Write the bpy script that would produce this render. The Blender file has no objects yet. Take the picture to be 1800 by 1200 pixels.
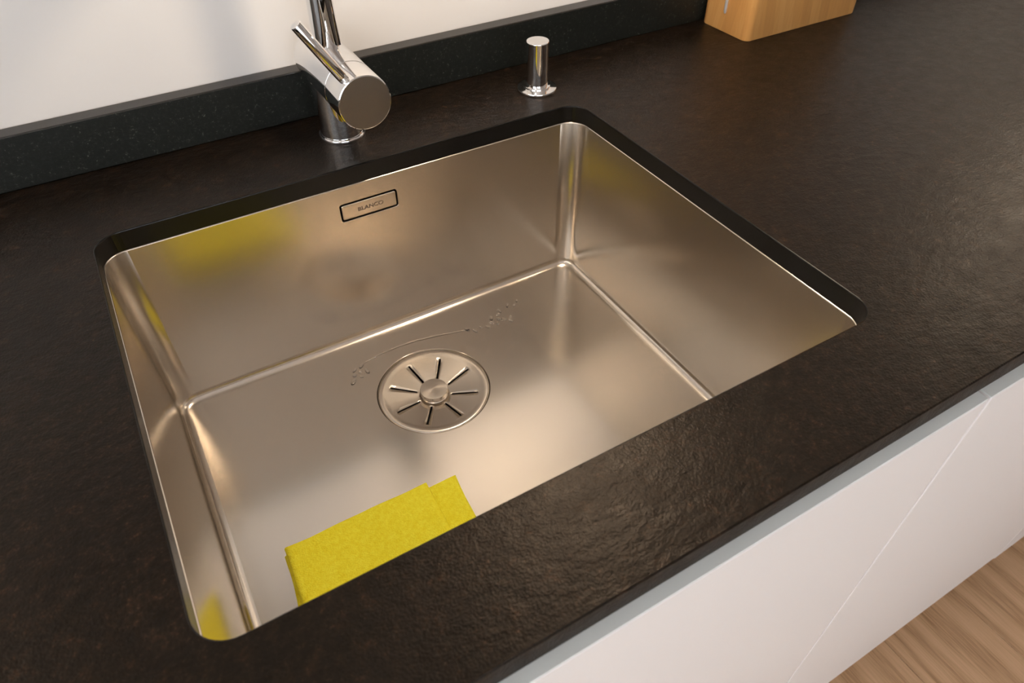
import bpy, bmesh, math, random
from mathutils import Vector, Matrix, noise
random.seed(7)
PI = math.pi
scene = bpy.context.scene
COL = scene.collection
Z0 = 0.93                       # worktop height above the floor; heights below are given from the worktop

# ------------------------------------------------------------------ camera
cd = bpy.data.cameras.new('camera'); cam = bpy.data.objects.new('camera', cd); COL.objects.link(cam)
cam.location = (0.0657, -0.2005, 0.3541 + Z0)
cam.rotation_euler = (0.7973, 0.0056, -0.5281)
cd.sensor_width = 36.0; cd.lens = 36.0 * 1232.43 / 1800.0
cd.clip_start = 0.01
cd.dof.use_dof = True; cd.dof.focus_distance = 0.66; cd.dof.aperture_fstop = 10.0
scene.camera = cam

# ------------------------------------------------------------------ world, exposure
w = bpy.data.worlds.new('world'); scene.world = w; w.use_nodes = True
bg = w.node_tree.nodes['Background']; bg.inputs[0].default_value = (0.92, 0.955, 1.0, 1); bg.inputs[1].default_value = 4.5
scene.view_settings.view_transform = 'Standard'
scene.view_settings.look = 'None'
scene.view_settings.gamma = 1.0
scene.view_settings.use_curve_mapping = False
scene.view_settings.exposure = -0.29
FILL_W = 2.0                   # watts of the unseen ceiling lamp added as warm fill
SPOT_W = 3.1                   # watts of each under-cabinet spot
FILL_COL = (1.0, 0.87, 0.76)
SPOT_COL = (1.0, 0.81, 0.60)

# room extents (from the worktop frame: x along the worktop, y towards the wall)
RX0, RX1, RY0, RY1 = -1.75, 2.9, -2.6, 0.5419
CEIL = 2.5
# daylight window in the left wall: a portal helps the renderer find the opening
WY0, WY1, WZ0, WZ1 = -1.75, -0.2, 0.95, 2.2
# glazed terrace door in the wall behind the camera
GX0, GX1, GZ0, GZ1 = -1.45, 0.55, 0.12, 2.0
def portal(loc, rot, sx, sy):
    pl = bpy.data.lights.new('window_portal', 'AREA'); pl.shape = 'RECTANGLE'; pl.size = sx; pl.size_y = sy; pl.cycles.is_portal = True
    o = bpy.data.objects.new('window_portal', pl); COL.objects.link(o); o.location = loc; o.rotation_euler = rot
portal((RX0 - 0.10, (WY0 + WY1) / 2, (WZ0 + WZ1) / 2), (0, -PI / 2, 0), WZ1 - WZ0, WY1 - WY0)
portal(((GX0 + GX1) / 2, RY0 - 0.10, (GZ0 + GZ1) / 2), (PI / 2, 0, 0), GX1 - GX0, GZ1 - GZ0)

# ------------------------------------------------------------------ materials
def newmat(name, color=(0.8, 0.8, 0.8), rough=0.5, metal=0.0, spec=0.5, coat=0.0):
    m = bpy.data.materials.new(name); m.use_nodes = True
    b = m.node_tree.nodes['Principled BSDF']
    b.inputs['Base Color'].default_value = (*color, 1); b.inputs['Roughness'].default_value = rough
    b.inputs['Metallic'].default_value = metal; b.inputs['Specular IOR Level'].default_value = spec
    b.inputs['Coat Weight'].default_value = coat
    return m, m.node_tree, b
def N(nt, t, **kw):
    n = nt.nodes.new(t)
    for k, v in kw.items():
        if k in n.inputs: n.inputs[k].default_value = v
        else: setattr(n, k, v)
    return n
def coords(nt, scale=(1, 1, 1), rot=(0, 0, 0)):
    g = N(nt, 'ShaderNodeNewGeometry'); mp = N(nt, 'ShaderNodeMapping')
    mp.inputs['Scale'].default_value = scale; mp.inputs['Rotation'].default_value = rot
    nt.links.new(g.outputs['Position'], mp.inputs['Vector']); return mp.outputs[0]
def ramp(nt, fac, stops):
    r = N(nt, 'ShaderNodeValToRGB'); e = r.color_ramp.elements
    while len(e) < len(stops): e.new(0.5)
    for i, (p, c) in enumerate(stops): e[i].position = p; e[i].color = (*c, 1)
    nt.links.new(fac, r.inputs[0]); return r.outputs[0]
def noisetex(nt, vec, scale, detail=4, rough=0.55, dist=0.0):
    n = N(nt, 'ShaderNodeTexNoise'); n.inputs['Scale'].default_value = scale; n.inputs['Detail'].default_value = detail
    n.inputs['Roughness'].default_value = rough; n.inputs['Distortion'].default_value = dist
    nt.links.new(vec, n.inputs['Vector']); return n.outputs['Fac']
def bump(nt, b, h, strength, dist, prev=None):
    n = N(nt, 'ShaderNodeBump'); n.inputs['Strength'].default_value = strength; n.inputs['Distance'].default_value = dist
    nt.links.new(h, n.inputs['Height'])
    if prev: nt.links.new(prev, n.inputs['Normal'])
    nt.links.new(n.outputs[0], b.inputs['Normal']); return n.outputs[0]

# leathered dark stone of the worktop
M_STONE, nt, b = newmat('leathered_stone', (0.01, 0.008, 0.007), 0.30, spec=0.22)
b.inputs['Specular Tint'].default_value = (1.0, 0.86, 0.74, 1)
v = coords(nt)
c = ramp(nt, noisetex(nt, v, 420, 3, 0.7), [(0.35, (0.0045, 0.0034, 0.0027)), (0.60, (0.011, 0.0076, 0.0054)), (0.80, (0.055, 0.035, 0.023))])
c2 = ramp(nt, noisetex(nt, v, 95, 5, 0.7, 0.5), [(0.42, (0.6, 0.6, 0.6)), (0.58, (1.2, 1.1, 1.0)), (0.72, (3.2, 2.5, 2.0))])
ml = N(nt, 'ShaderNodeMix', data_type='RGBA', blend_type='MULTIPLY'); ml.inputs[0].default_value = 1.0
nt.links.new(c, ml.inputs[6]); nt.links.new(c2, ml.inputs[7]); nt.links.new(ml.outputs[2], b.inputs['Base Color'])
rr = ramp(nt, noisetex(nt, v, 60, 3, 0.6), [(0.3, (0.35, 0.35, 0.35)), (0.75, (0.46, 0.46, 0.46))])
nt.links.new(rr, b.inputs['Roughness'])
vs = coords(nt, (1.0, 1.9, 1.0), (0, 0, math.radians(25)))
b1 = bump(nt, b, noisetex(nt, vs, 105, 2, 0.4, 0.0), 0.45, 0.0010)
bump(nt, b, noisetex(nt, v, 620, 2, 0.5), 0.6, 0.0005, b1)
# the upstand of the same stone: smoother face, green-black with pale flecks
M_UPST, nt, b = newmat('honed_stone', (0.010, 0.012, 0.010), 0.42, spec=0.35)
v = coords(nt)
c = ramp(nt, noisetex(nt, v, 330, 4, 0.75), [(0.45, (0.006, 0.007, 0.006)), (0.62, (0.012, 0.014, 0.012)), (0.76, (0.16, 0.17, 0.15))])
nt.links.new(c, b.inputs['Base Color'])
# polished sawn edge of the worktop
M_EDGE, nt, b = newmat('sawn_stone_edge', (0.006, 0.0055, 0.005), 0.24, spec=0.26)
M_POL, nt, b = newmat('polished_stone_edge', (0.014, 0.011, 0.009), 0.24, spec=0.5)
# brushed stainless steel
M_STEEL, nt, b = newmat('brushed_steel', (0.63, 0.573, 0.505), 0.22, metal=1.0)
M_STEEL2, nt, b = newmat('turned_steel', (0.66, 0.60, 0.53), 0.27, metal=1.0)
b.inputs['Anisotropic'].default_value = 0.7
tg = N(nt, 'ShaderNodeTangent', direction_type='RADIAL', axis='Z'); nt.links.new(tg.outputs[0], b.inputs['Tangent'])
M_CHROME, nt, b = newmat('chrome', (0.86, 0.85, 0.84), 0.035, metal=1.0)
M_SATIN, nt, b = newmat('satin_chrome', (0.62, 0.60, 0.58), 0.16, metal=1.0)
M_PIN, nt, b = newmat('bright_steel', (0.85, 0.85, 0.86), 0.35, metal=0.6)
M_BLACK, nt, b = newmat('black_plastic', (0.006, 0.006, 0.006), 0.6, spec=0.2)
M_ENGR, nt, b = newmat('etched_lettering', (0.13, 0.10, 0.085), 0.55, metal=0.6)
# painted plaster, lacquered fronts
M_WALL, nt, b = newmat('white_plaster', (0.80, 0.775, 0.755), 0.85, spec=0.2)
bump(nt, b, noisetex(nt, coords(nt), 60, 5, 0.6), 0.12, 0.002)
M_CEIL, nt, b = newmat('ceiling_paint', (0.82, 0.80, 0.78), 0.9, spec=0.1)
M_LACQ, nt, b = newmat('white_lacquer', (0.88, 0.86, 0.85), 0.38, spec=0.45)
M_BAND, nt, b = newmat('edge_band_grey', (0.90, 0.94, 0.925), 0.5)
M_CARC, nt, b = newmat('white_melamine', (0.74, 0.73, 0.72), 0.55)
M_PLINTH, nt, b = newmat('plinth_grey', (0.45, 0.44, 0.43), 0.5)
M_FRAME, nt, b = newmat('window_white', (0.8, 0.8, 0.8), 0.4)
M_GLASS, nt, b = newmat('window_glass', (1, 1, 1), 0.0); b.inputs['Transmission Weight'].default_value = 1.0; b.inputs['IOR'].default_value = 1.02
M_WATER, nt, b = newmat('water', (1, 1, 1), 0.0); b.inputs['Transmission Weight'].default_value = 1.0; b.inputs['IOR'].default_value = 1.33
# oak boards: the grain runs along y, each board has its own offset
M_OAK, nt, b = newmat('oak_board', (0.42, 0.25, 0.13), 0.42)
oi = N(nt, 'ShaderNodeObjectInfo'); g = N(nt, 'ShaderNodeNewGeometry')
ad = N(nt, 'ShaderNodeVectorMath', operation='ADD'); sc = N(nt, 'ShaderNodeVectorMath', operation='SCALE')
cx = N(nt, 'ShaderNodeCombineXYZ'); nt.links.new(oi.outputs['Random'], cx.inputs[0]); nt.links.new(oi.outputs['Random'], cx.inputs[1]); nt.links.new(cx.outputs[0], sc.inputs[0]); sc.inputs['Scale'].default_value = 13.0
nt.links.new(g.outputs['Position'], ad.inputs[0]); nt.links.new(sc.outputs[0], ad.inputs[1])
mp = N(nt, 'ShaderNodeMapping'); mp.inputs['Scale'].default_value = (7, 0.8, 1); nt.links.new(ad.outputs[0], mp.inputs[0])
wv = N(nt, 'ShaderNodeTexWave', wave_type='BANDS', bands_direction='X'); wv.inputs['Scale'].default_value = 0.9
wv.inputs['Distortion'].default_value = 14; wv.inputs['Detail'].default_value = 3; wv.inputs['Detail Scale'].default_value = 1.1
nt.links.new(mp.outputs[0], wv.inputs['Vector'])
mp2 = N(nt, 'ShaderNodeMapping'); mp2.inputs['Scale'].default_value = (420, 11, 1); nt.links.new(ad.outputs[0], mp2.inputs[0])
fine = noisetex(nt, mp2.outputs[0], 1.0, 4, 0.6)
mx = N(nt, 'ShaderNodeMix', data_type='FLOAT'); mx.inputs[0].default_value = 0.78; nt.links.new(wv.outputs['Fac'], mx.inputs[2]); nt.links.new(fine, mx.inputs[3])
c = ramp(nt, mx.outputs[0], [(0.28, (0.36, 0.20, 0.095)), (0.45, (0.60, 0.365, 0.20)), (0.72, (0.74, 0.47, 0.275))])
nt.links.new(c, b.inputs['Base Color']); bump(nt, b, fine, 0.15, 0.0006)
# bamboo: upright glued strips of slightly different tone
M_BAMB, nt, b = newmat('bamboo', (0.62, 0.33, 0.12), 0.40)
g = N(nt, 'ShaderNodeNewGeometry'); sp = N(nt, 'ShaderNodeSeparateXYZ'); nt.links.new(g.outputs['Position'], sp.inputs[0])
s1 = N(nt, 'ShaderNodeMath', operation='ADD'); nt.links.new(sp.outputs[0], s1.inputs[0]); nt.links.new(sp.outputs[1], s1.inputs[1])
tl = N(nt, 'ShaderNodeMath', operation='MULTIPLY_ADD'); nt.links.new(sp.outputs[2], tl.inputs[0]); tl.inputs[1].default_value = 0.18; nt.links.new(s1.outputs[0], tl.inputs[2])
s2 = N(nt, 'ShaderNodeMath', operation='MULTIPLY'); nt.links.new(tl.outputs[0], s2.inputs[0]); s2.inputs[1].default_value = 120
fl = N(nt, 'ShaderNodeMath', operation='FLOOR'); nt.links.new(s2.outputs[0], fl.inputs[0])
wn = N(nt, 'ShaderNodeTexWhiteNoise', noise_dimensions='1D'); nt.links.new(fl.outputs[0], wn.inputs['W'])
fib = noisetex(nt, coords(nt, (500, 500, 25)), 1.0, 3, 0.6)
mx = N(nt, 'ShaderNodeMix', data_type='FLOAT'); mx.inputs[0].default_value = 0.5; nt.links.new(wn.outputs['Value'], mx.inputs[2]); nt.links.new(fib, mx.inputs[3])
c = ramp(nt, mx.outputs[0], [(0.1, (0.58, 0.275, 0.080)), (0.5, (0.70, 0.345, 0.105)), (0.9, (0.78, 0.43, 0.15))])
nt.links.new(c, b.inputs['Base Color'])
# yellow microfibre
M_CLOTH, nt, b = newmat('yellow_microfibre', (0.86, 0.66, 0.03), 0.9, spec=0.15)
v = coords(nt)
c = ramp(nt, noisetex(nt, v, 260, 4, 0.65), [(0.3, (0.88, 0.76, 0.022)), (0.7, (0.98, 0.93, 0.07))])
nt.links.new(c, b.inputs['Base Color']); bump(nt, b, noisetex(nt, v, 700, 3, 0.7), 0.9, 0.0014)

# ------------------------------------------------------------------ helpers
def link(name, bm, mat, parent=None, smooth=None, zoff=Z0, recalc=True):
    off = Vector((0, 0, zoff))
    if parent is not None:
        p = parent; o = Vector()
        while p is not None: o += p.location; p = p.parent
        off -= o
    bmesh.ops.translate(bm, verts=bm.verts, vec=off)
    if recalc: bmesh.ops.recalc_face_normals(bm, faces=bm.faces)
    me = bpy.data.meshes.new(name); bm.to_mesh(me); bm.free()
    if smooth is not None:
        me.shade_smooth(); me.set_sharp_from_angle(angle=math.radians(smooth))
    ob = bpy.data.objects.new(name, me); COL.objects.link(ob)
    if mat is not None: me.materials.append(mat)
    if parent is not None: ob.parent = parent
    return ob
def tag(o, label=None, cat=None, group=None, kind=None):
    if label: o['label'] = label
    if cat: o['category'] = cat
    if group: o['group'] = group
    if kind: o['kind'] = kind
    return o
def thing(name, loc, label, cat, group=None):
    o = bpy.data.objects.new(name, None); COL.objects.link(o); o.empty_display_size = 0.05
    o.location = (loc[0], loc[1], loc[2] + Z0)
    return tag(o, label, cat, group)
def box(x0, x1, y0, y1, z0, z1, bev=0.0, seg=2, bm=None):
    bm2 = bmesh.new(); bmesh.ops.create_cube(bm2, size=1)
    for v in bm2.verts:
        v.co = Vector((x0 + (v.co.x + .5) * (x1 - x0), y0 + (v.co.y + .5) * (y1 - y0), z0 + (v.co.z + .5) * (z1 - z0)))
    if bev > 0: bmesh.ops.bevel(bm2, geom=list(bm2.edges), offset=bev, segments=seg, affect='EDGES', profile=0.5)
    if bm is None: return bm2
    me = bpy.data.meshes.new('t'); bm2.to_mesh(me); bm2.free(); bm.from_mesh(me); bpy.data.meshes.remove(me); return bm
def lathe(profile, origin, axis='Z', n=64, bm=None, xdir=None):
    """profile: (radius, height) pairs along the axis; radius 0 closes with a fan."""
    bm = bm or bmesh.new()
    if isinstance(axis, str): ax = {'X': Vector((1, 0, 0)), 'Y': Vector((0, 1, 0)), 'Z': Vector((0, 0, 1))}[axis]
    else: ax = Vector(axis).normalized()
    u = ax.orthogonal().normalized(); vv = ax.cross(u); o = Vector(origin); prev = None
    for r, h in profile:
        if r < 1e-7: ring = [bm.verts.new(o + ax * h)]
        else: ring = [bm.verts.new(o + ax * h + (u * math.cos(2 * PI * i / n) + vv * math.sin(2 * PI * i / n)) * r) for i in range(n)]
        if prev:
            if len(prev) == 1 and len(ring) > 1:
                for i in range(n): bm.faces.new((prev[0], ring[i], ring[(i + 1) % n]))
            elif len(ring) == 1 and len(prev) > 1:
                for i in range(n): bm.faces.new((prev[i], ring[0], prev[(i + 1) % n]))
            elif len(ring) > 1:
                for i in range(n): bm.faces.new((prev[i], ring[i], ring[(i + 1) % n], prev[(i + 1) % n]))
        prev = ring
    return bm
def rod_profile(r, h0, h1, e=0.0008):
    return [(0, h0), (r - e, h0), (r - .3 * e, h0 + .3 * e), (r, h0 + e), (r, h1 - e), (r - .3 * e, h1 - .3 * e), (r - e, h1), (0, h1)]
def rrect(x0, x1, y0, y1, r, seg=10):
    pts = []
    for cx_, cy_, a0 in ((x1 - r, y1 - r, 0), (x0 + r, y1 - r, 90), (x0 + r, y0 + r, 180), (x1 - r, y0 + r, 270)):
        for i in range(seg + 1):
            a = math.radians(a0 + 90.0 * i / seg); pts.append((cx_ + r * math.cos(a), cy_ + r * math.sin(a)))
    return pts
def onrect(pts, X0, X1, Y0, Y1, seg=10):
    """for each point of an rrect() loop the matching point on an outer sharp rectangle (corner halves split between sides)."""
    out = []; n = seg + 1
    for k, (cx_, cy_) in enumerate(((X1, Y1), (X0, Y1), (X0, Y0), (X1, Y0))):
        for i in range(n):
            x, y = pts[k * n + i]; first = i < n // 2; mid = i == n // 2
            if mid: out.append((cx_, cy_)); continue
            vert = (k % 2 == 0) == first          # this half of the corner looks at the x side
            out.append((cx_, y) if vert else (x, cy_))
    return out
def loop3(bm, pts, z): return [bm.verts.new((x, y, z)) for x, y in pts]
def bridge(bm, a, b_):
    n = len(a); fs = []
    for i in range(n):
        j = (i + 1) % n
        try: fs.append(bm.faces.new((a[i], a[j], b_[j], b_[i])))
        except ValueError: pass
    return fs
def tube(points, r, n=24, bm=None, cap=True):
    bm = bm or bmesh.new(); P = [Vector(p) for p in points]; prev = None
    t0 = (P[1] - P[0]).normalized(); u = t0.orthogonal().normalized()
    for i, p in enumerate(P):
        t = ((P[min(i + 1, len(P) - 1)] - P[max(i - 1, 0)])).normalized()
        u = (u - t * u.dot(t)).normalized(); vv = t.cross(u); rr_ = r[i] if isinstance(r, (list, tuple)) else r
        ring = [bm.verts.new(p + (u * math.cos(2 * PI * k / n) + vv * math.sin(2 * PI * k / n)) * rr_) for k in range(n)]
        if prev:
            for k in range(n): bm.faces.new((prev[k], prev[(k + 1) % n], ring[(k + 1) % n], ring[k]))
        elif cap: bm.faces.new(ring[::-1])
        prev = ring
    if cap: bm.faces.new(prev)
    return bm

# ------------------------------------------------------------------ the room
T = 0.10
def struct(name, bm, mat, **kw):
    o = link(name, bm, mat, zoff=0, **kw); o['kind'] = 'structure'; return o
fl = struct('floor', box(RX0, RX1, RY0, RY1, -0.1, -0.012), M_PLINTH)
struct('ceiling', box(RX0 - T, RX1 + T, RY0 - T, RY1 + T, CEIL, CEIL + T), M_CEIL)
struct('wall_back', box(RX0 - T, RX1 + T, RY1, RY1 + T, -0.1, CEIL), M_WALL)
bm = bmesh.new()
for a in ((RX0 - T, GX0, -0.1, CEIL), (GX1, RX1 + T, -0.1, CEIL), (GX0, GX1, -0.1, GZ0), (GX0, GX1, GZ1, CEIL)):
    box(a[0], a[1], RY0 - T, RY0, a[2], a[3], bm=bm)
struct('wall_front', bm, M_WALL)
bm = bmesh.new(); fw = 0.06; gm = (GX0 + GX1) / 2; yw = RY0 - 0.07
for a in ((GX0, GX0 + fw, GZ0, GZ1), (GX1 - fw, GX1, GZ0, GZ1), (GX0 + fw, GX1 - fw, GZ0, GZ0 + fw), (GX0 + fw, GX1 - fw, GZ1 - fw, GZ1), (gm - .04, gm + .04, GZ0 + fw, GZ1 - fw)):
    box(a[0], a[1], yw, yw + 0.05, a[2], a[3], 0.004, 1, bm)
win = struct('window_2', bm, M_FRAME)
for a, c_ in ((GX0 + fw, gm - .04), (gm + .04, GX1 - fw)):
    link('pane', box(a, c_, yw + 0.022, yw + 0.028, GZ0 + fw, GZ1 - fw), M_GLASS, win, zoff=0)
struct('wall_right', box(RX1, RX1 + T, RY0, RY1, -0.1, CEIL), M_WALL)
bm = bmesh.new()
for a in ((RY0, WY0, -0.1, CEIL), (WY1, RY1, -0.1, CEIL), (WY0, WY1, -0.1, WZ0), (WY0, WY1, WZ1, CEIL)):
    box(RX0 - T, RX0, a[0], a[1], a[2], a[3], bm=bm)
struct('wall_left', bm, M_WALL)
bm = bmesh.new(); fw = 0.05; xw = RX0 - 0.07
for a in ((WY0, WY0 + fw, WZ0, WZ1), (WY1 - fw, WY1, WZ0, WZ1), (WY0 + fw, WY1 - fw, WZ0, WZ0 + fw), (WY0 + fw, WY1 - fw, WZ1 - fw, WZ1), ((WY0 + WY1) / 2 - .03, (WY0 + WY1) / 2 + .03, WZ0 + fw, WZ1 - fw)):
    box(xw, xw + 0.05, a[0], a[1], a[2], a[3], 0.004, 1, bm)
win = struct('window_1', bm, M_FRAME)
for a, c_ in ((WY0 + fw, (WY0 + WY1) / 2 - .03), ((WY0 + WY1) / 2 + .03, WY1 - fw)):
    link('pane', box(xw + 0.022, xw + 0.028, a, c_, WZ0 + fw, WZ1 - fw), M_GLASS, win, zoff=0)
# oak boards
pw, plen = 0.19, 1.55; k = 0; x = RX0 + 0.002
while x < RX1:
    x1 = min(x + pw, RX1 - 0.002); y = RY0 + 0.002 - random.random() * 1.2
    while y < RY1:
        ya, yb = max(y, RY0 + .002), min(y + plen, RY1 - .002)
        if yb - ya > 0.03:
            link('floor_plank', box(x + .0004, x1 - .0004, ya + .0005, yb - .0005, -0.012, 0.0, 0.0008, 1), M_OAK, fl, zoff=0)
        y += plen
    x += pw

# ------------------------------------------------------------------ worktop with the sink cut-out
SX0, SX1, SY0, SY1 = 0.0, 0.5, 0.0, 0.404        # cut-out
CT, CR, CH = 0.0187, 0.022, 0.0010               # thickness, corner radius, chamfer
YF, YW = -0.0804, 0.5415
KX0, KX1 = -1.20, 2.45
inner = rrect(SX0, SX1, SY0, SY1, CR)
bm = bmesh.new()
def off(d): return rrect(SX0 - d, SX1 + d, SY0 - d, SY1 + d, CR + d)
o_top = loop3(bm, onrect(inner, KX0 + CH, KX1 - CH, YF + CH, YW - CH), 0)
i_top = loop3(bm, off(CH), 0)
i_m = loop3(bm, off(CH * .3), -CH * .3)
i_c = loop3(bm, inner, -CH)
i_b = loop3(bm, inner, -CT)
o_c = loop3(bm, onrect(inner, KX0, KX1, YF, YW), -CH)
o_b = loop3(bm, onrect(inner, KX0, KX1, YF, YW), -CT)
ftop = bridge(bm, i_top, o_top)
fe = []
for a, b_ in ((i_top, i_m), (i_m, i_c), (i_c, i_b), (o_top, o_c), (o_c, o_b)): fe += bridge(bm, a, b_)
bridge(bm, i_b, o_b)
nl = len(inner)
for k_, f in enumerate(fe):
    f.material_index = 1 if k_ // nl <= 2 else 0
wt = link('worktop', bm, M_STONE)
wt.data.materials.append(M_EDGE)
tag(wt, 'dark leathered stone worktop with a rectangular sink cut-out', 'worktop')

# upstand along the wall
UH, UY0 = 0.0511, 0.5224
up = link('stone_upstand', box(KX0, KX1, UY0, YW, 0.0002, UH, 0.0012, 2), M_UPST)
up.data.materials.append(M_POL)
for f in up.data.polygons:
    if f.normal.z > 0.3: f.material_index = 1
tag(up, 'low black stone upstand running along the white wall behind the faucet', 'upstand')

# ------------------------------------------------------------------ sink
sink = thing('kitchen_sink', ((SX0 + SX1) / 2, (SY0 + SY1) / 2, -CT - 0.2), 'brushed stainless steel undermount sink bowl set below the dark stone worktop', 'sink')
RB = -CT                                  # rim height
SB = -0.2174                              # floor of the bowl
G = 0.0008                                # the bowl stands this much proud of the stone
bx0, bx1, by0, by1 = SX0 + G, SX1 - G, SY0 + G, SY1 - G
DC = (0.2472, 0.2865); DR = 0.0620        # drain centre and recess radius
BR, FR = 0.021, 0.010                     # vertical corner radius, floor fillet
bm = bmesh.new()
def bl(d, z): return loop3(bm, rrect(bx0 + d, bx1 - d, by0 + d, by1 - d, max(BR - d, .004)), z)
L = []
L.append(bl(-0.018, RB - 0.0012)); L.append(bl(-0.018, RB - 0.0002)); L.append(bl(-0.0010, RB - 0.0002))
L.append(bl(-0.0003, RB - 0.0005)); L.append(bl(0, RB - 0.0012)); L.append(bl(0, SB + FR))
for i in range(1, 9):
    a = PI / 2 * i / 8; L.append(bl(FR * (1 - math.cos(a)), SB + FR * (1 - math.sin(a))))
walls = None
for i in range(len(L) - 1):
    fs = bridge(bm, L[i], L[i + 1])
    for f in fs: f.smooth = True
    if i == 4: walls = fs
# the back wall is the quad between the first and second rounded corner (index 10): re-cut it around the overflow opening
seg = 10; n1 = seg + 1
back = walls[n1 - 1]
zt, zb = RB - 0.0012, SB + FR
bxa, bxb = bx0 + BR, bx1 - BR
bm.faces.remove(back)
OX0, OX1, OZ0, OZ1, ORR = 0.2146, 0.2776, -0.0590, -0.0377, 0.0035
oc = rrect(OX0, OX1, OZ0, OZ1, ORR, 6)
ov = [bm.verts.new((x, by1, z)) for x, z in oc]
# outer ring on the panel's edges, made of the existing corner vertices plus edge points
op = onrect(oc, bxa, bxb, zb, zt, 6)
outv = [bm.verts.new((x, by1, z)) for x, z in op]
bridge(bm, ov, outv)
# overflow opening: rolled edge going back
ov2 = [bm.verts.new((x, by1 + 0.0006, z)) for x, z in rrect(OX0 + .0004, OX1 - .0004, OZ0 + .0004, OZ1 - .0004, ORR - .0004, 6)]
ov3 = [bm.verts.new((x, by1 + 0.009, z)) for x, z in rrect(OX0 + .0004, OX1 - .0004, OZ0 + .0004, OZ1 - .0004, ORR - .0004, 6)]
for f in bridge(bm, ov, ov2) + bridge(bm, ov2, ov3): f.smooth = True
# floor with the round drain recess
last = L[-1]
NC = 96
cring = [bm.verts.new((DC[0] + DR * math.cos(2 * PI * i / NC), DC[1] + DR * math.sin(2 * PI * i / NC), SB)) for i in range(NC)]
e1 = [bm.edges.new((last[i], last[(i + 1) % len(last)])) if not bm.edges.get((last[i], last[(i + 1) % len(last)])) else bm.edges.get((last[i], last[(i + 1) % len(last)])) for i in range(len(last))]
e2 = [bm.edges.new((cring[i], cring[(i + 1) % NC])) for i in range(NC)]
bmesh.ops.triangle_fill(bm, use_beauty=True, use_dissolve=False, edges=e1 + e2)
prev = cring
for r, z in ((DR - 0.0003, SB - 0.0003), (DR - 0.0005, SB - 0.0030), (DR - 0.007, SB - 0.0065), (DR - 0.0095, SB - 0.0075), (DR - 0.0095, SB - 0.05)):
    ring = [bm.verts.new((DC[0] + r * math.cos(2 * PI * i / NC), DC[1] + r * math.sin(2 * PI * i / NC), z)) for i in range(NC)]
    for f in bridge(bm, prev, ring): f.smooth = True
    prev = ring
bowl = link('bowl', bm, M_STEEL, sink)
link('overflow_recess', box(OX0 - .002, OX1 + .002, by1 + .0085, by1 + .012, OZ0 - .002, OZ1 + .002, .0006, 1), M_BLACK, sink)
bm = bmesh.new()
ci = rrect(OX0 + .0022, OX1 - .0022, OZ0 + .0026, OZ1 - .0022, ORR - .0015, 6)
ci2 = rrect(OX0 + .0028, OX1 - .0028, OZ0 + .0032, OZ1 - .0028, ORR - .0020, 6)
a = [bm.verts.new((x, by1 + .0088, z)) for x, z in ci]; b_ = [bm.verts.new((x, by1 + .0002, z)) for x, z in ci]; c_ = [bm.verts.new((x, by1 - .0004, z)) for x, z in ci2]
bridge(bm, a, b_); bridge(bm, b_, c_); bm.faces.new(c_); bm.faces.new(a)
plate = link('overflow_plate', bm, M_STEEL, sink)
# lettering stamped on the overflow plate
def text_mesh(s, size, depth):
    cu = bpy.data.curves.new('lettering', 'FONT'); cu.body = s; cu.size = size; cu.extrude = depth; cu.align_x = 'CENTER'; cu.align_y = 'CENTER'; cu.offset = 0.00008
    o = bpy.data.objects.new('t', cu); COL.objects.link(o); dg = bpy.context.evaluated_depsgraph_get()
    me = bpy.data.meshes.new_from_object(o.evaluated_get(dg)); bpy.data.objects.remove(o); bpy.data.curves.remove(cu); return me
me = text_mesh('BLANCO', 0.0062, 0.00012); bm = bmesh.new(); bm.from_mesh(me); bpy.data.meshes.remove(me)
bmesh.ops.scale(bm, verts=bm.verts, vec=(1.12, 1, 1))
bmesh.ops.rotate(bm, verts=bm.verts, cent=(0, 0, 0), matrix=Matrix.Rotation(PI / 2, 3, 'X'))
bmesh.ops.translate(bm, verts=bm.verts, vec=((OX0 + OX1) / 2 + 0.001, by1 - .00045, (OZ0 + OZ1) / 2))
link('lettering', bm, M_ENGR, plate, recalc=False)

# ------------------------------------------------------------------ drain strainer
st = thing('drain_strainer', (DC[0], DC[1], SB - 0.0175), 'round steel drain strainer with eight slots and a central knob', 'strainer')
bm = bmesh.new(); NS, SUB, HW = 8, 8, 0.00115
A0 = math.radians(11.0)
def dz(r):                                  # dish of the strainer
    t = r / 0.0608
    if t > 0.92: return -0.0007
    if t > 0.84: return -0.0007 - (0.92 - t) / 0.08 * 0.0011
    return -0.0018 - (0.84 - t) / 0.84 * 0.0085
rad = [0.0140, 0.0165, 0.0190, 0.024, 0.030, 0.036, 0.042, 0.0482, 0.0500, 0.0511, 0.0525, 0.0545, 0.0559, 0.0575, 0.0608]
grid = []
for r in rad:
    row = []; half = HW / r
    for s in range(NS):
        base = A0 + 2 * PI * s / NS
        row.append(base - half)
        for q in range(SUB + 1): row.append(base + half + (2 * PI / NS - 2 * half) * q / SUB) if q < SUB else None
    row = [x_ for x_ in row if x_ is not None]
    grid.append([bm.verts.new((DC[0] + r * math.cos(a), DC[1] + r * math.sin(a), SB + dz(r))) for a in row])
per = SUB + 1
for i in range(len(rad) - 1):
    n = len(grid[i])
    for j in range(n):
        slot = (j % per == 0)
        if slot and 0.0189 < rad[i] < 0.0481: continue
        jj = (j + 1) % n
        f = bm.faces.new((grid[i][j], grid[i + 1][j], grid[i + 1][jj], grid[i][jj])); f.smooth = True
plt = link('strainer_plate', bm, M_STEEL2, st)
md = plt.modifiers.new('thickness', 'SOLIDIFY'); md.thickness = 0.0012; md.offset = -1
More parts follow.
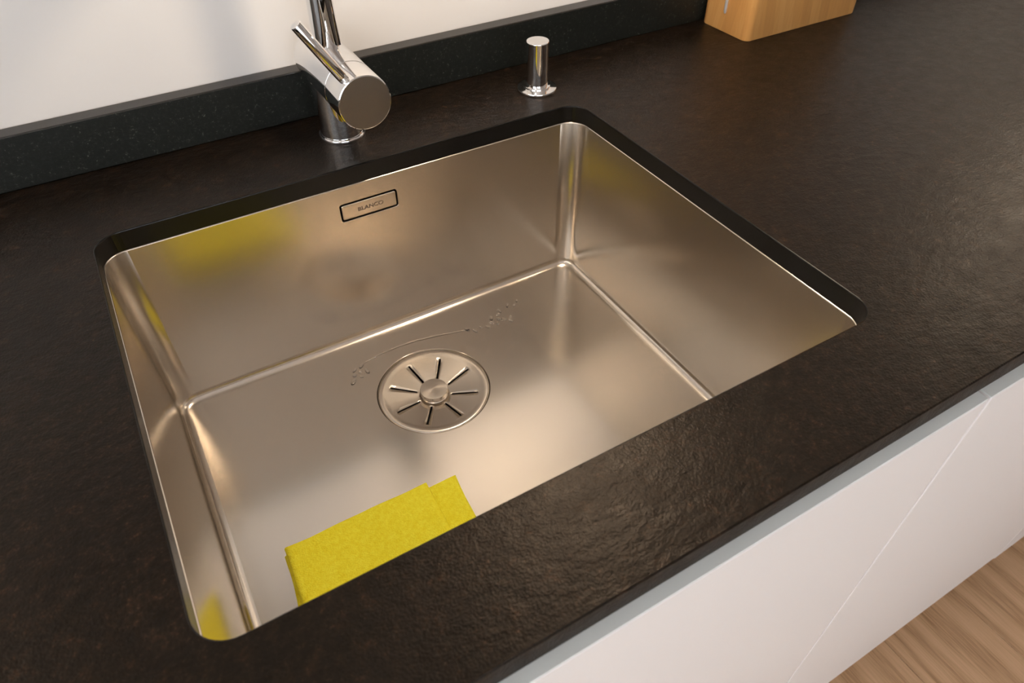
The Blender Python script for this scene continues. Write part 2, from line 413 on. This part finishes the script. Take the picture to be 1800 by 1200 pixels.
link('strainer_knob', lathe([(0.0165, -.0095), (0.0150, -0.0080), (0.0138, -0.0068), (0.0138, -0.0052), (0.0149, -0.0047), (0.0152, -0.0044), (0.0152, -0.0004), (0.0149, 0.0000), (0, 0.0011)], (DC[0], DC[1], SB), n=64), M_STEEL2, st, smooth=25)
link('strainer_cup', lathe([(0.0505, -0.0080), (0.0505, -0.016), (0, -0.0165)], (DC[0], DC[1], SB), n=64), M_BLACK, st, smooth=30)

# ------------------------------------------------------------------ folded yellow cloth
def cloth_layer(x0, x1, y0, y1, z0, z1, seed, skew=0.0, rnd=0.0035):
    bm = bmesh.new(); nx, ny = 44, 40; rows = []
    def pos(u, v_, top):
        x = x0 + (x1 - x0) * u; y = y0 + (y1 - y0) * v_
        x += skew * (v_ - 1) + 0.0014 * noise.noise(Vector((v_ * 3 + seed, u * 2, 1))) ; y += 0.0016 * noise.noise(Vector((u * 3.5, seed, v_))) 
        d = min(u * (x1 - x0), (1 - u) * (x1 - x0), v_ * (y1 - y0), (1 - v_) * (y1 - y0))
        k = 1.0 if d >= rnd else math.sqrt(max(0, 1 - (1 - d / rnd) ** 2))
        mid = z0 + (z1 - z0) * 0.5
        if top: return (x, y, mid + (z1 - mid) * k + k * 0.0010 * noise.noise(Vector((x * 28, y * 28, seed))) + k * .0004 * noise.noise(Vector((x * 220, y * 220, seed))))
        return (x, y, mid - (mid - z0) * k)
    def uu(i, n_, ln):                    # denser near the rim
        t = i / n_; return t - 0.11 * math.sin(2 * PI * t)
    top = [[bm.verts.new(pos(uu(i, nx, 1), uu(j, ny, 1), True)) for j in range(ny + 1)] for i in range(nx + 1)]
    bot = [[(top[i][j] if i in (0, nx) or j in (0, ny) else bm.verts.new(pos(uu(i, nx, 1), uu(j, ny, 1), False))) for j in range(ny + 1)] for i in range(nx + 1)]
    for i in range(nx):
        for j in range(ny):
            bm.faces.new((top[i][j], top[i + 1][j], top[i + 1][j + 1], top[i][j + 1]))
            try: bm.faces.new((bot[i][j], bot[i][j + 1], bot[i + 1][j + 1], bot[i + 1][j]))
            except ValueError: pass
    for f in bm.faces: f.smooth = True
    return bm
cl = thing('cleaning_cloth', (0.13, 0.10, SB), 'yellow microfibre cloth folded into a flat pad on the sink floor', 'cloth')
link('bottom_fold', cloth_layer(0.0460, 0.2150, 0.034, 0.1705, SB + .0002, SB + .0078, 3.1, 0.011, 0.0045), M_CLOTH, cl)
link('top_fold', cloth_layer(0.0475, 0.1850, 0.032, 0.1725, SB + .0072, SB + .0158, 8.7, 0.003, 0.0055), M_CLOTH, cl)

# ------------------------------------------------------------------ faucet
FX, FY = 0.2515, 0.4720
fa = thing('kitchen_faucet', (FX, FY, 0), 'polished chrome kitchen faucet with a horizontal cylinder body and rod lever', 'faucet')
link('base_ring', lathe([(0, 0.0001), (0.0236, 0.0001), (0.0240, 0.0005), (0.0240, 0.0022), (0.0236, 0.0028), (0.0222, 0.0030)], (FX, FY, 0), n=72), M_CHROME, fa, smooth=40)
BZ, BRD = 0.0680, 0.0252
link('stem', lathe([(0.0218, 0.0028), (0.0218, BZ - 0.010), (0, BZ - 0.010)], (FX, FY, 0), n=72), M_CHROME, fa, smooth=40)
link('body', lathe([(0, 0.5115), (BRD - .001, 0.5115), (BRD, 0.5105), (BRD, 0.4208), (BRD - .0006, 0.4204), (BRD - .0015, 0.4203), (0, .4203)], (0.2530, 0, BZ), 'Y', 96), M_CHROME, fa, smooth=40)
cap = link('handle_cap', lathe([(0, 0.4198), (BRD - .0015, 0.4198), (BRD - .0006, 0.4196), (BRD, 0.4190), (BRD, 0.3860), (BRD - .0003, 0.3853), (BRD - .001, 0.3850), ], (0.2530, 0, BZ), 'Y', 96), M_CHROME, fa, smooth=40)
link('end_disc', lathe([(BRD - .0008, 0.3853), (BRD - .0013, 0.3849), (0, 0.3849)], (0.2530, 0, BZ), 'Y', 96), M_SATIN, cap)
ld = Vector((-0.0315, 0.001, 0.0517)).normalized(); lb = Vector((0.2530, 0.3935, BZ))
link('lever', lathe(rod_profile(0.0050, 0.018, 0.0865, 0.0008), lb, ld, 40), M_CHROME, fa, smooth=40)
pts = [(0.2530, FY, BZ + 0.015), (0.2530, FY, 0.10), (0.2530, FY, 0.14), (0.2530, FY, 0.20), (0.2530, FY, 0.26)]; rs = [0.0128, 0.0127, 0.0120, 0.0115, 0.0115]
for i in range(1, 25):
    a = PI * i / 24; pts.append((0.2530, FY - 0.105 * (1 - math.cos(a)), 0.26 + 0.105 * math.sin(a))); rs.append(0.0115)
pts.append((0.2530, FY - 0.21, 0.235)); rs.append(0.0115)
link('spout', tube(pts, rs, 40), M_CHROME, fa, smooth=40)

# ------------------------------------------------------------------ push knob
KX, KY = 0.4790, 0.4555
kn = thing('drain_push_knob', (KX, KY, 0), 'small chrome push knob on a round flange right of the faucet', 'knob')
link('flange', lathe([(0, 0.0001), (0.0222, 0.0001), (0.0226, 0.0006), (0.0226, 0.0030), (0.0222, 0.0036), (0.0150, 0.0042), (0.0149, 0.0060), (0.0135, 0.0062), (0, .0062)], (KX, KY, 0), n=64), M_CHROME, kn, smooth=40)
link('knob_stem', lathe([(0.0122, 0.0062), (0.0124, 0.0525), (0.0126, 0.0535), (0.0126, 0.0545), (0.0122, 0.0550), (0, 0.0550)], (KX, KY, 0), n=64), M_CHROME, kn, smooth=40)

# ------------------------------------------------------------------ bamboo block
bb = thing('bamboo_block', (0.88, 0.476, 0), 'honey coloured bamboo block standing by the upstand at the right rear', 'block')
bm = bmesh.new()
H = 0.21; a = loop3(bm, rrect(0.7785, 0.981, 0.4335, 0.5175, 0.009, 8), 0.0003); b_ = loop3(bm, rrect(0.7780, 0.9815, 0.4330, 0.518, 0.0095, 8), 0.0012)
c_ = loop3(bm, rrect(0.7780, 0.9815, 0.4330, 0.518, 0.0095, 8), H - .002); d_ = loop3(bm, rrect(0.780, 0.9795, 0.435, 0.516, 0.0075, 8), H)
for p, q in ((a, b_), (b_, c_), (c_, d_)): bridge(bm, p, q)
bm.faces.new(d_); bm.faces.new(a[::-1])
link('block_body', bm, M_BAMB, bb, smooth=30)
link('metal_pin', tube([(0.7765, 0.4765, 0.0235), (0.7762, 0.4765, 0.026), (0.7762, 0.4768, 0.05), (0.7762, 0.4772, 0.085)], [0.0012, 0.0020, 0.0020, 0.0020], 16), M_PIN, bb, smooth=40)['label'] = 'slim upright steel pin on the narrow side'

# ------------------------------------------------------------------ base cabinets
DF, DT, DB = -0.0880, -0.0225, -0.828
units = [(-1.200, -0.6785, 'white base cabinet at the far left end under the worktop'), (-0.6755, -0.0765, 'white base cabinet next to the left of the sink cabinet'),
         (-0.0735, 0.5195, 'white lacquered base cabinet under the sink'), (0.5225, 1.1485, 'white lacquered base cabinet next to the right of the sink cabinet'),
         (1.1515, 1.7985, 'white base cabinet second to the right of the sink cabinet'), (1.8015, 2.450, 'white base cabinet at the far right end under the worktop')]
for i, (xa, xb, lab) in enumerate(units):
    cb = thing('base_cabinet', ((xa + xb) / 2, 0.22, -Z0), lab, 'cabinet', 'base cabinets under the worktop')
    y0, y1 = DF + 0.0195, 0.535
    bm = bmesh.new()
    box(xa, xa + .016, y0, y1, -0.828, -CT - .0025 if not (xa < .5 < xb) else -CT - .0025, 0, 1, bm); box(xb - .016, xb, y0, y1, -0.828, -CT - .0025, 0, 1, bm)
    box(xa + .016, xb - .016, y0, y1, -0.828, -0.812, 0, 1, bm); box(xa + .016, xb - .016, y1 - .008, y1, -0.812, -CT - .0025, 0, 1, bm)
    link('carcass', bm, M_CARC, cb)
    dbot = DB if i != 4 else DB - 0.012
    dt = DT - (0.0 if i != 3 else 0.0008)
    dr = link('door', box(xa + (.0005), xb - .0005, DF, DF + 0.019, dbot, dt - .001, 0.0010, 2), M_LACQ, cb)
    link('edge_band', box(xa + (.0007), xb - .0007, DF + .0007, DF + 0.0185, dt - .001, dt), M_BAND, dr)['label'] = 'pale grey edge band'
    link('plinth', box(xa, xb, -0.02, -0.004, -Z0 + .0005, -0.829), M_PLINTH, cb)

# ------------------------------------------------------------------ water on the sink floor
wt_ = thing('water_trace', (0.29, 0.357, SB), 'thin wet trace with droplets on the sink floor behind the drain', 'water')
def drop(x, y, rx, ry, h, rot):
    bm = bmesh.new(); prev = None; n = 14
    for k in range(5):
        a_ = PI / 2 * k / 4; r_ = math.cos(a_)
        ring = [bm.verts.new((0, 0, h))] if k == 4 else [bm.verts.new((rx * r_ * math.cos(2 * PI * i / n), ry * r_ * math.sin(2 * PI * i / n), h * math.sin(a_))) for i in range(n)]
        if prev:
            for i in range(n):
                if k == 4: bm.faces.new((prev[i], prev[(i + 1) % n], ring[0]))
                else: bm.faces.new((prev[i], prev[(i + 1) % n], ring[(i + 1) % n], ring[i]))
        else: bm.faces.new(ring[::-1])
        prev = ring
    bmesh.ops.rotate(bm, verts=bm.verts, cent=(0, 0, 0), matrix=Matrix.Rotation(rot, 3, 'Z'))
    bmesh.ops.translate(bm, verts=bm.verts, vec=(x, y, SB + .00005)); return bm
spots = [(0.330, 0.345), (0.338, 0.347), (0.346, 0.343), (0.353, 0.347), (0.359, 0.341), (0.364, 0.349), (0.369, 0.344), (0.374, 0.339), (0.366, 0.355), (0.378, 0.346), (0.372, 0.361), (0.384, 0.364), (0.391, 0.359), (0.399, 0.366), (0.322, 0.350), (0.357, 0.353),
         (0.183, 0.357), (0.188, 0.351), (0.192, 0.360), (0.180, 0.349), (0.186, 0.344), (0.195, 0.349), (0.176, 0.340)]
for (x, y) in spots:
    link('droplet', drop(x + random.uniform(-.001, .001), y + random.uniform(-.001, .001), random.uniform(.0020, .0048), random.uniform(.0014, .0026), random.uniform(.0010, .0017), random.uniform(0, 3)), M_WATER, wt_, smooth=60)
bead = [(0.196, 0.362), (0.215, 0.3655), (0.24, 0.3665), (0.265, 0.3645), (0.29, 0.3590), (0.31, 0.3540), (0.326, 0.3490)]
bm = bmesh.new(); rows = []
for i in range(49):
    t = i / 48 * (len(bead) - 1); k = min(int(t), len(bead) - 2); f = t - k
    p_ = Vector(bead[k]) * (1 - f) + Vector(bead[k + 1]) * f; d2 = (Vector(bead[k + 1]) - Vector(bead[k])).normalized(); nn = Vector((-d2.y, d2.x))
    wd = 0.0013 * (0.5 + 0.5 * math.sin(PI * i / 48)) * (1 + .3 * noise.noise(Vector((i * .4, 0, 0))))
    rows.append([bm.verts.new((p_.x + nn.x * wd * math.cos(a_), p_.y + nn.y * wd * math.cos(a_), SB + .00005 + .00035 * math.sin(a_))) for a_ in (0, PI / 4, PI / 2, 3 * PI / 4, PI)])
for i in range(48):
    for j in range(4): bm.faces.new((rows[i][j], rows[i][j + 1], rows[i + 1][j + 1], rows[i + 1][j]))
    bm.faces.new((rows[i][4], rows[i][0], rows[i + 1][0], rows[i + 1][4]))
bm.faces.new(rows[0]); bm.faces.new(rows[-1][::-1])
link('water_bead', bm, M_WATER, wt_, smooth=60)

# ------------------------------------------------------------------ glow of the spots
def glow(name, watts, r, col=FILL_COL):
    m = bpy.data.materials.new(name); m.use_nodes = True; nt = m.node_tree; nt.nodes.clear()
    em = N(nt, 'ShaderNodeEmission'); em.inputs[0].default_value = (*col, 1); em.inputs[1].default_value = watts / (PI * PI * r * r)
    ou = N(nt, 'ShaderNodeOutputMaterial'); nt.links.new(em.outputs[0], ou.inputs[0]); return m
M_SPOT = glow('spot_glow', SPOT_W * 0.1, 0.029, SPOT_COL); M_FILL = glow('fill_glow', FILL_W, 0.17)
x, y = -1.15, -1.25; zc = CEIL - Z0 - .045  # unseen lamp, added for warm ambient light from the left front
t = thing('fill_lamp', (x, y, zc), 'added round ceiling fill lamp near the window side of the room', 'lamp')
link('fill_lamp_base', lathe([(0, 0.0449), (0.186, 0.0449), (0.190, 0.041), (0.190, 0.024), (0.180, 0.022), (0, 0.022)], (x, y, zc), n=64), M_FRAME, t, smooth=40)
link('fill_lamp_shade', lathe([(0.178, 0.0215), (0.178, 0.012), (0.170, 0.005), (0.14, 0.001), (0, 0.0)], (x, y, zc), n=64), M_FILL, t, smooth=60)
ld_ = bpy.data.lights.new('fill_bulb', 'AREA'); ld_.shape = 'DISK'; ld_.size = 0.34; ld_.energy = FILL_W; ld_.color = FILL_COL
lo = bpy.data.objects.new('fill_bulb', ld_); COL.objects.link(lo); lo.parent = t; lo.location = (0, 0, -0.002)

# ------------------------------------------------------------------ wall cabinets with small recessed spots in their undersides
CZ = 0.555; CY0 = 0.19
wu = [(-0.7985, 0.0015, 'white wall cabinet leftmost above the worktop'), (0.0045, 0.9985, 'white wall cabinet above the sink'), (1.0015, 1.9985, 'white wall cabinet above the bamboo block')]
for (xa, xb, lab) in wu:
    cb = thing('wall_cabinet', ((xa + xb) / 2, 0.36, CZ), lab, 'cabinet', 'wall cabinets over the worktop')
    link('cabinet_body', box(xa, xb, CY0, RY1 - .0005, CZ, CZ + 0.72, 0.001, 1), M_CARC, cb)
    xm = (xa + xb) / 2
    for a_, b2 in ((xa + .001, xm - .0015), (xm + .0015, xb - .001)):
        link('door', box(a_, b2, CY0 - .0195, CY0 - .0005, CZ - .01, CZ + 0.72, 0.0012, 2), M_LACQ, cb)
for (x, y, lab) in ((-0.62, 0.285, 'small round spot under the left wall cabinet'), (0.46, 0.285, 'small round spot under the wall cabinet above the sink'), (1.55, 0.285, 'small round spot under the wall cabinet above the bamboo block')):
    zc = CZ - 0.009
    t = thing('cabinet_spot', (x, y, zc), lab, 'lamp', 'spots under the wall cabinets')
    link('spot_ring', lathe([(0.030, 0.0088), (0.036, 0.0088), (0.036, 0.003), (0.034, 0.0), (0.031, 0.0), (0.030, 0.002), (0.030, 0.0088)], (x, y, zc), n=40), M_SATIN, t, smooth=40)
    link('spot_glass', lathe([(0, 0.003), (0.0298, 0.003), (0.0298, 0.0085), (0, 0.0085)], (x, y, zc), n=40), M_SPOT, t)
    ld_ = bpy.data.lights.new('spot_bulb', 'AREA'); ld_.shape = 'DISK'; ld_.size = 0.058; ld_.energy = SPOT_W; ld_.color = SPOT_COL
    lo = bpy.data.objects.new('spot_bulb', ld_); COL.objects.link(lo); lo.parent = t; lo.location = (0, 0, -0.001)
